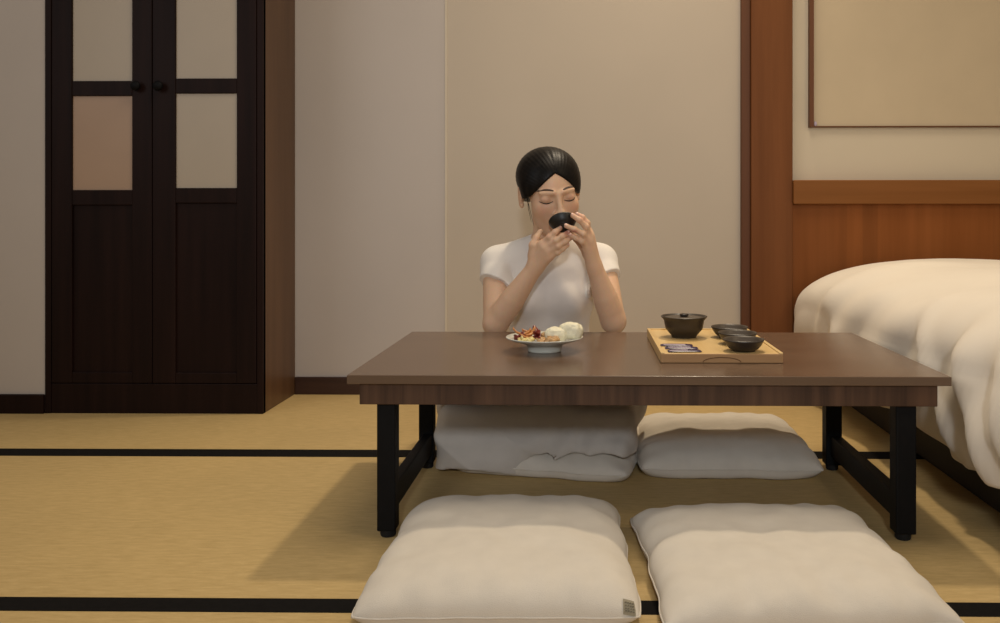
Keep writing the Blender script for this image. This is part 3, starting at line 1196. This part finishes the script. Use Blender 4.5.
def hand(f, wr, FG, TH_, elbow):
    K = {n: at(*p[0]) for n, p in FG.items()}
    kc = sum((K[n] for n in K), Vector()) / 4
    ax = (wr - kc).normalized()
    # wrist: slightly flattened, then palm as fan of metacarpals
    for n, r in (('index', .0125), ('middle', .0125), ('ring', .012), ('little', .0115)):
        s = wr + (K[n] - kc) * .35
        f.cap(s, K[n], .0145, r, .012)
        m_ = (s + K[n]) / 2
    rad = {'index': (.0092, .0070), 'middle': (.0093, .0070), 'ring': (.0088, .0067), 'little': (.0080, .0060)}
    for n, p in FG.items():
        finger(f, [at(*q) for q in p], *rad[n])
    tp = [at(*q) for q in TH_]
    f.cap(wr + (tp[0] - wr) * .3, tp[0], .0145, .0145, .012)
    f.cap(tp[0], tp[1], .0145, .0112, .008)
    f.cap(tp[1], tp[2], .0110, .0095, .004)
    f.cap(tp[2], tp[3], .0095, .0072, .004)


def arm(f, sh, el, wr):
    f.chain([sh, sh + (el - sh) * .5, sh + (el - sh) * .85, el], [.041, .0385, .0355, .0335], .012)
    d = wr - el
    f.chain([el, el + d * .22, el + d * .45, el + d * .75, wr, wr + d.normalized() * .006], [.0335, .0360, .0345, .0275, .0225, .0215], .014)


B = Field((XC - .36, 2.285, .035), (XC + .36, 2.765, .885), .0026)
torso(B)
B.cap(NB, NT, .047, .047, .03)
for (s, e, w, fg, th) in ((sh_l, el_l, wr_l, FL, TL), (sh_r, el_r, wr_r, FR, TR)):
    arm(B, s, e, w)
    hand(B, w, fg, th, e)
# crossed legs (under the skirt)
hipz = .155
hips = [Vector((XC - .085, 2.60, hipz)), Vector((XC + .085, 2.60, hipz))]
knees = [Vector((XC - .225, 2.36, .140)), Vector((XC + .205, 2.36, .140))]
ank = [Vector((XC + .08, 2.33, .112)), Vector((XC - .10, 2.40, .108))]
for h_, k_, a_, sg in zip(hips, knees, ank, (1, -1)):
    B.cap(h_, k_, .078, .055, .03)
    B.cap(k_, a_, .052, .033, .02)
    B.cap(a_, a_ + Vector((sg * .07, .01, -.012)), .030, .022, .01)


def head(B):
    hell(B, (0, .022, .040), (.070, .086, .070), .01)
    hell(B, (0, -.030, -.005), (.0600, .058, .088), .03)
    hell(B, (0, -.034, -.062), (.048, .050, .050), .03)
    hell(B, (0, -.060, -.098), (.024, .024, .018), .025)
    for s in (-1, 1):
        hell(B, (s * .037, -.055, -.030), (.024, .026, .026), .025)        # cheek
        hell(B, (s * .033, -.103, .001), (.0185, .018, .0105), .016, 'cut')  # eye hollow
        hell(B, (s * .032, -.0745, -.0015), (.0150, .0130, .0115), .004)      # lid over the eye
        hcap(B, (s * .013, -.088, .0165), (s * .045, -.073, .017), .0052, .0045, .012)   # brow ridge
        hell(B, (s * .0105, -.0955, -.0405), (.0078, .0088, .0070), .006)   # nose wing
        hell(B, (s * .0785, .014, .000), (.0085, .019, .031), .006, rot=Matrix.Rotation(math.radians(18 * s), 3, 'Z'))
        hell(B, (s * .0875, .008, .004), (.0050, .010, .016), .004, 'cut')
        hell(B, (s * .0795, .006, -.027), (.0065, .008, .008), .005)        # lobe
    hcap(B, (0, -.086, .010), (0, -.1015, -.030), .0055, .0085, .012)
    hell(B, (0, -.1035, -.037), (.0095, .0100, .0085), .006)
    for s in (-1, 1):
        hell(B, (s * .006, -.1035, -.0470), (.0030, .0045, .0030), .002, 'cut')
    hcap(B, (-.016, -.0845, -.0665), (.016, -.0845, -.0665), .0055, .0055, .006)
    hcap(B, (0, -.0885, -.0655), (0, -.0885, -.0655), .0065, .0065, .008)
    hcap(B, (-.012, -.0835, -.0765), (.012, -.0835, -.0765), .0065, .0065, .006)
    hcap(B, (-.018, -.0915, -.0712), (.018, -.0915, -.0712), .0016, .0016, .002, 'cut')


head(B)
BV, BF = B.mesh()

base = Vector((XC, 2.58, .0))
body = link('person', BV, BF, 'skin', base=base, smooth=True)
tag(body, 'seated woman in white t-shirt and pale grey skirt, drinking from a small black bowl', 'person')
# skin colour: lips, cheeks, knuckles
loc = ((BV - np.array(HO)) @ np.array(HR)) / HS
skin = np.array([.74, .48, .315])
colv = np.tile(skin, (len(BV), 1))


def mixc(mask, c):
    global colv
    colv = colv * (1 - mask[:, None]) + np.array(c) * mask[:, None]


front = loc[:, 1] < -.04
lip = np.exp(-((loc[:, 0] / .017) ** 4) - ((loc[:, 2] + .0715) / .008) ** 4) * front * (loc[:, 1] < -.075)
mixc(np.clip(lip, 0, 1) * .8, (.46, .14, .11))
for s in (-1, 1):
    ch = np.exp(-(((loc[:, 0] - s * .042) / .02) ** 2) - ((loc[:, 2] + .028) / .018) ** 2) * front
    mixc(ch * .45, (.56, .24, .16))
    ld = np.exp(-(((loc[:, 0] - s * .032) / .018) ** 2) - ((loc[:, 2] - .001) / .010) ** 2) * front
    mixc(ld * .45, (.46, .22, .15))
for FG in (FL, FR):
    for n, p in FG.items():
        t = np.array(at(*p[-1]))
        m_ = np.exp(-(np.sum((BV - t) ** 2, 1) / .009 ** 2))
        mixc(m_ * .5, (.60, .29, .20))
ca = body.data.color_attributes.new('tint', 'FLOAT_COLOR', 'POINT')
buf = np.ones((len(BV), 4), np.float32)
buf[:, :3] = colv
ca.data.foreach_set('color', buf.ravel())

# closed eyes and brows laid on the face
HB = Field(HO - Vector((.13, .15, .18)), HO + Vector((.13, .15, .16)), .0026)
head(HB)
hv_, hf_ = HB.mesh()
bvh = BVHTree.FromPolygons([tuple(p) for p in hv_.tolist()], [tuple(f) for f in hf_.tolist()])
fwd = HR @ Vector((0, 1, 0))


def face(x, z, off=.0008):
    o = hp(x, -.2, z)
    h_ = bvh.ray_cast(o, fwd)
    return h_[0] - fwd * off


for s in (-1, 1):
    pts, rads = [], []
    for k in range(15):
        t = k / 14
        x = s * (.0155 + .034 * t)
        z = -.0050 - .0062 * math.sin(PI * (t * .92 + .04)) ** .8 + .001 * t
        pts.append(face(x, z, .0006))
        rads.append(.0006 + .0010 * math.sin(PI * min(1, t * .8 + .1)))
    MB().tube(pts, rads, 6).build('eyelashes', 'lash', body, smooth=True)
    mb = MB()
    pts, rads = [], []
    for k in range(15):
        t = k / 14
        x = s * (.0135 + .040 * t)
        z = .0215 + .0055 * math.sin(PI * min(1, t * .85 + .05)) - .004 * t
        pts.append(face(x, z, .0000))
        rads.append(.0008 + .0030 * (math.sin(PI * (t * .9 + .06)) ** .6) * (1 - .55 * t))
    mb.tube(pts, rads, 6)
    mb.build('eyebrow', 'brow', body, smooth=True)
# nails on the fingers turned to the viewer
for FG in (FL, FR):
    for n, p in FG.items():
        a, b_ = at(*p[-2]), at(*p[-1])
        d = (b_ - a).normalized()
        view = (Vector((0, 0, H)) - b_).normalized()
        nrm = (view - d * view.dot(d)).normalized()
        nrm = (nrm * .8 + Vector((0, 0, .6))).normalized()
        nrm = (nrm - d * nrm.dot(d)).normalized()
        sx = d.cross(nrm)
        R = Matrix((sx, d, nrm)).transposed()
        MB().ell(b_ + nrm * .0052 + d * .001, (.0042, .0056, .0018), R, 12, 8).build('fingernail', 'nail', body, smooth=True)

# hair
HF = Field(HO - Vector((.15, .15, .2)), HO + Vector((.15, .19, .15)), .0026)
hell(HF, (.003, .022, .042), (.0875, .101, .081), .01)
hell(HF, (0, -.010, .012), (.0815, .070, .075), .02)
hell(HF, (0, .085, -.035), (.05, .045, .04), .03)          # low bun at the nape
hell(HF, (0, .05, -.03), (.066, .062, .06), .03)
sl, (X, Y, Z) = HF.block(HF.lo, HF.lo + HF.n * HF.h)
q = np.stack([X - HO.x, Y - HO.y, Z - HO.z], -1) @ np.array(HR) / HS
lx_, ly_, lz_ = q[..., 0], q[..., 1], q[..., 2]
xp = -.001                                                    # parting
ax_ = np.abs(lx_ - xp)
zl = .063 - .55 * ax_ - 5.5 * ax_ ** 2
zl = np.where(ax_ < .0, zl, zl)
d1 = (lz_ - zl) * .62
d2 = ly_ - (-.014 + 2.6 * np.maximum(0, .004 - lz_))
rem = np.maximum(d1, d2)
kk = .008
A, D = HF.F, (-rem * HS).astype(np.float32)
hh = np.maximum(kk - np.abs(A - D), 0) / kk
HF.F = np.maximum(A, D) + hh * hh * kk * .25
# parting groove and combed ridges
r_ang = np.arctan2(lx_ - xp, ly_ + .11)
HF.F += (.00035 * np.sin(70 * (lx_ * .0 + np.arctan2(lz_ - .0, np.abs(lx_ - xp) + .02)))).astype(np.float32)
HF.F += (.0014 * np.exp(-((lx_ - xp) / .0016) ** 2) * .6 * (ly_ < .06) * (lz_ > .05)).astype(np.float32)
HV, HFc = HF.mesh()
hair = link('hair', HV, HFc, 'hair', body, smooth=True)
hl = ((HV - np.array(HO)) @ np.array(HR)) / HS
st_ = hair.data.attributes.new('strand', 'FLOAT_VECTOR', 'POINT')
sv = np.zeros((len(HV), 3), np.float32)
sv[:, 0] = np.arctan2(hl[:, 2] + .02, np.abs(hl[:, 0] - xp) + .012) * 4
sv[:, 1] = hl[:, 1] * 90
sv[:, 2] = np.sign(hl[:, 0]) * 5
st_.data.foreach_set('vector', sv.ravel())
ws = MB()
for k, dx in enumerate((0, .0035)):
    ws.tube([hp(-.064, -.004, .018), hp(-.0665, -.012, -.012), hp(-.0665 + dx, -.014, -.035), hp(-.062 + dx, -.012, -.060), hp(-.060 + dx * 2, -.010, -.075 - dx * 3)],
            [.0016, .0011, .0008, .0006, .0003], 5)
ws.build('hair_wisp', 'hair', body, smooth=True)

# t-shirt: the torso grown outward, opened at neck, cuffs and waist
S = Field((XC - .26, 2.42, .12), (XC + .26, 2.75, .62), .003)
G = .0075
torso(S, G)
S2 = S
cuffs = []
for (s, e, ro) in ((sh_l, el_l, 1), (sh_r, el_r, 1)):
    d = (e - s)
    cpt = s + d * (.40 if e is el_l else .37)
    nrm = (d.normalized() + Vector((-.55, 0, 0) if e is el_l else (.55, 0, 0))).normalized()
    S.cap(s, s + d * .6, .041, .0495, .010, 'add', G * .75, plane=(cpt, nrm))
# neck opening
S.cap(NB + (NB - NT).normalized() * .02, NT, .0515, .060, .003, 'cut')
sl, (X, Y, Z) = S.block(S.lo, S.lo + S.n * S.h)
S.F = np.maximum(S.F, (.17 - Z).astype(np.float32))
# soft pulls running from the armpits and a little slack at the waist
wv = (.004 * np.sin(55 * (Z + .9 * np.abs(X - XC)) + 6 * np.sin(9 * X)) * np.exp(-((np.abs(X - XC) - .12) / .05) ** 2) * np.exp(-((Z - .44) / .08) ** 2)
      + .0022 * np.sin(60 * Z + 14 * X) * np.exp(-((Z - .30) / .07) ** 2) * np.exp(-((X - XC) / .12) ** 2))
S.F += wv.astype(np.float32)
SV, SF = S.mesh()
shirt = link('t_shirt', SV, SF, 'shirt', body, smooth=True)
shirt['label'] = 'fitted white short-sleeved t-shirt'

# skirt: loose cloth over crossed legs and the cushion
K = Field((XC - .36, 2.03, .0), (XC + .38, 2.82, .36), .0045)
K.ell((XC, 2.635, .150), (.172, .135, .10), None, .05)
for h_, k_ in zip(hips, knees):
    K.cap(h_, k_, .088, .068, .05)
K.chain([knees[0] + Vector((.002, .0, .0)), knees[0] + Vector((.05, -.06, -.01)), Vector((XC, 2.25, .125)), knees[1] + Vector((-.065, -.055, -.005)), knees[1] + Vector((-.012, .0, .004))],
        [.066, .070, .072, .072, .068], .04)
# the hanging front, flaring to the hem
K.box((XC - .014, 2.28, .092), (.256, .105, .080), math.radians(-3), .035, .03)
K.box((XC - .024, 2.262, .040), (.250, .112, .060), math.radians(-6), .03, .04)
K.cap((XC, 2.62, .2), (XC, 2.605, .27), .10, .098, .04)
sl, (X, Y, Z) = K.block(K.lo, K.lo + K.n * K.h)
low = np.clip((.17 - Z) / .1, 0, 1)
fold = (.0075 * np.abs(np.sin(6 * X + 22 * Z + 2.5 * np.sin(5 * X + 2))) ** .6 * low + .0045 * np.sin(24 * X + 34 * Z + 3 * np.sin(7 * Y + 3 * X)) * low
        + .0045 * np.sin(47 * X - 45 * Z + 4 * np.sin(11 * X)) * low
        + .002 * np.sin(40 * Y + 20 * X))
# drag lines fanning up from where the hem lifts off the cushion corner
ux, uz = X - (XC + .20), Z - .055
fold += .006 * np.sin(5.5 * np.arctan2(uz + .02, -ux + .06)) * np.exp(-((ux + .12) / .10) ** 2) * low
K.F += fold.astype(np.float32)
rel = X - XC
hemz = .012 + .005 * np.sin(24 * rel) + .048 * np.clip((rel + .02) / .12, 0, 1)
K.F = np.maximum(K.F, (hemz - Z).astype(np.float32))
K.box((-.072, 2.367, .028), (.222, .214, .038), math.radians(-12), .025, .006, 'cut')
KV, KF = K.mesh()
skirt = link('skirt', KV, KF, 'skirt', body, smooth=True)
skirt['label'] = 'loose pale grey skirt spread over crossed legs'

# ------------------------------------------------------------------ the bowl at her lips
bc = at(563.0, 223.0, 2.352)
axis = Vector((-.16, .62, .77)).normalized()       # opening towards her mouth
zq = Vector((0, 0, 1)).rotation_difference(axis).to_matrix()
c0 = bc - axis * .017
o = small_bowl('drinking_bowl', c0, .0390, .024, .020, zq, 'blackcup', 'blackcup')
tag(o, 'small matte black bowl held to her mouth in both hands', 'bowl')
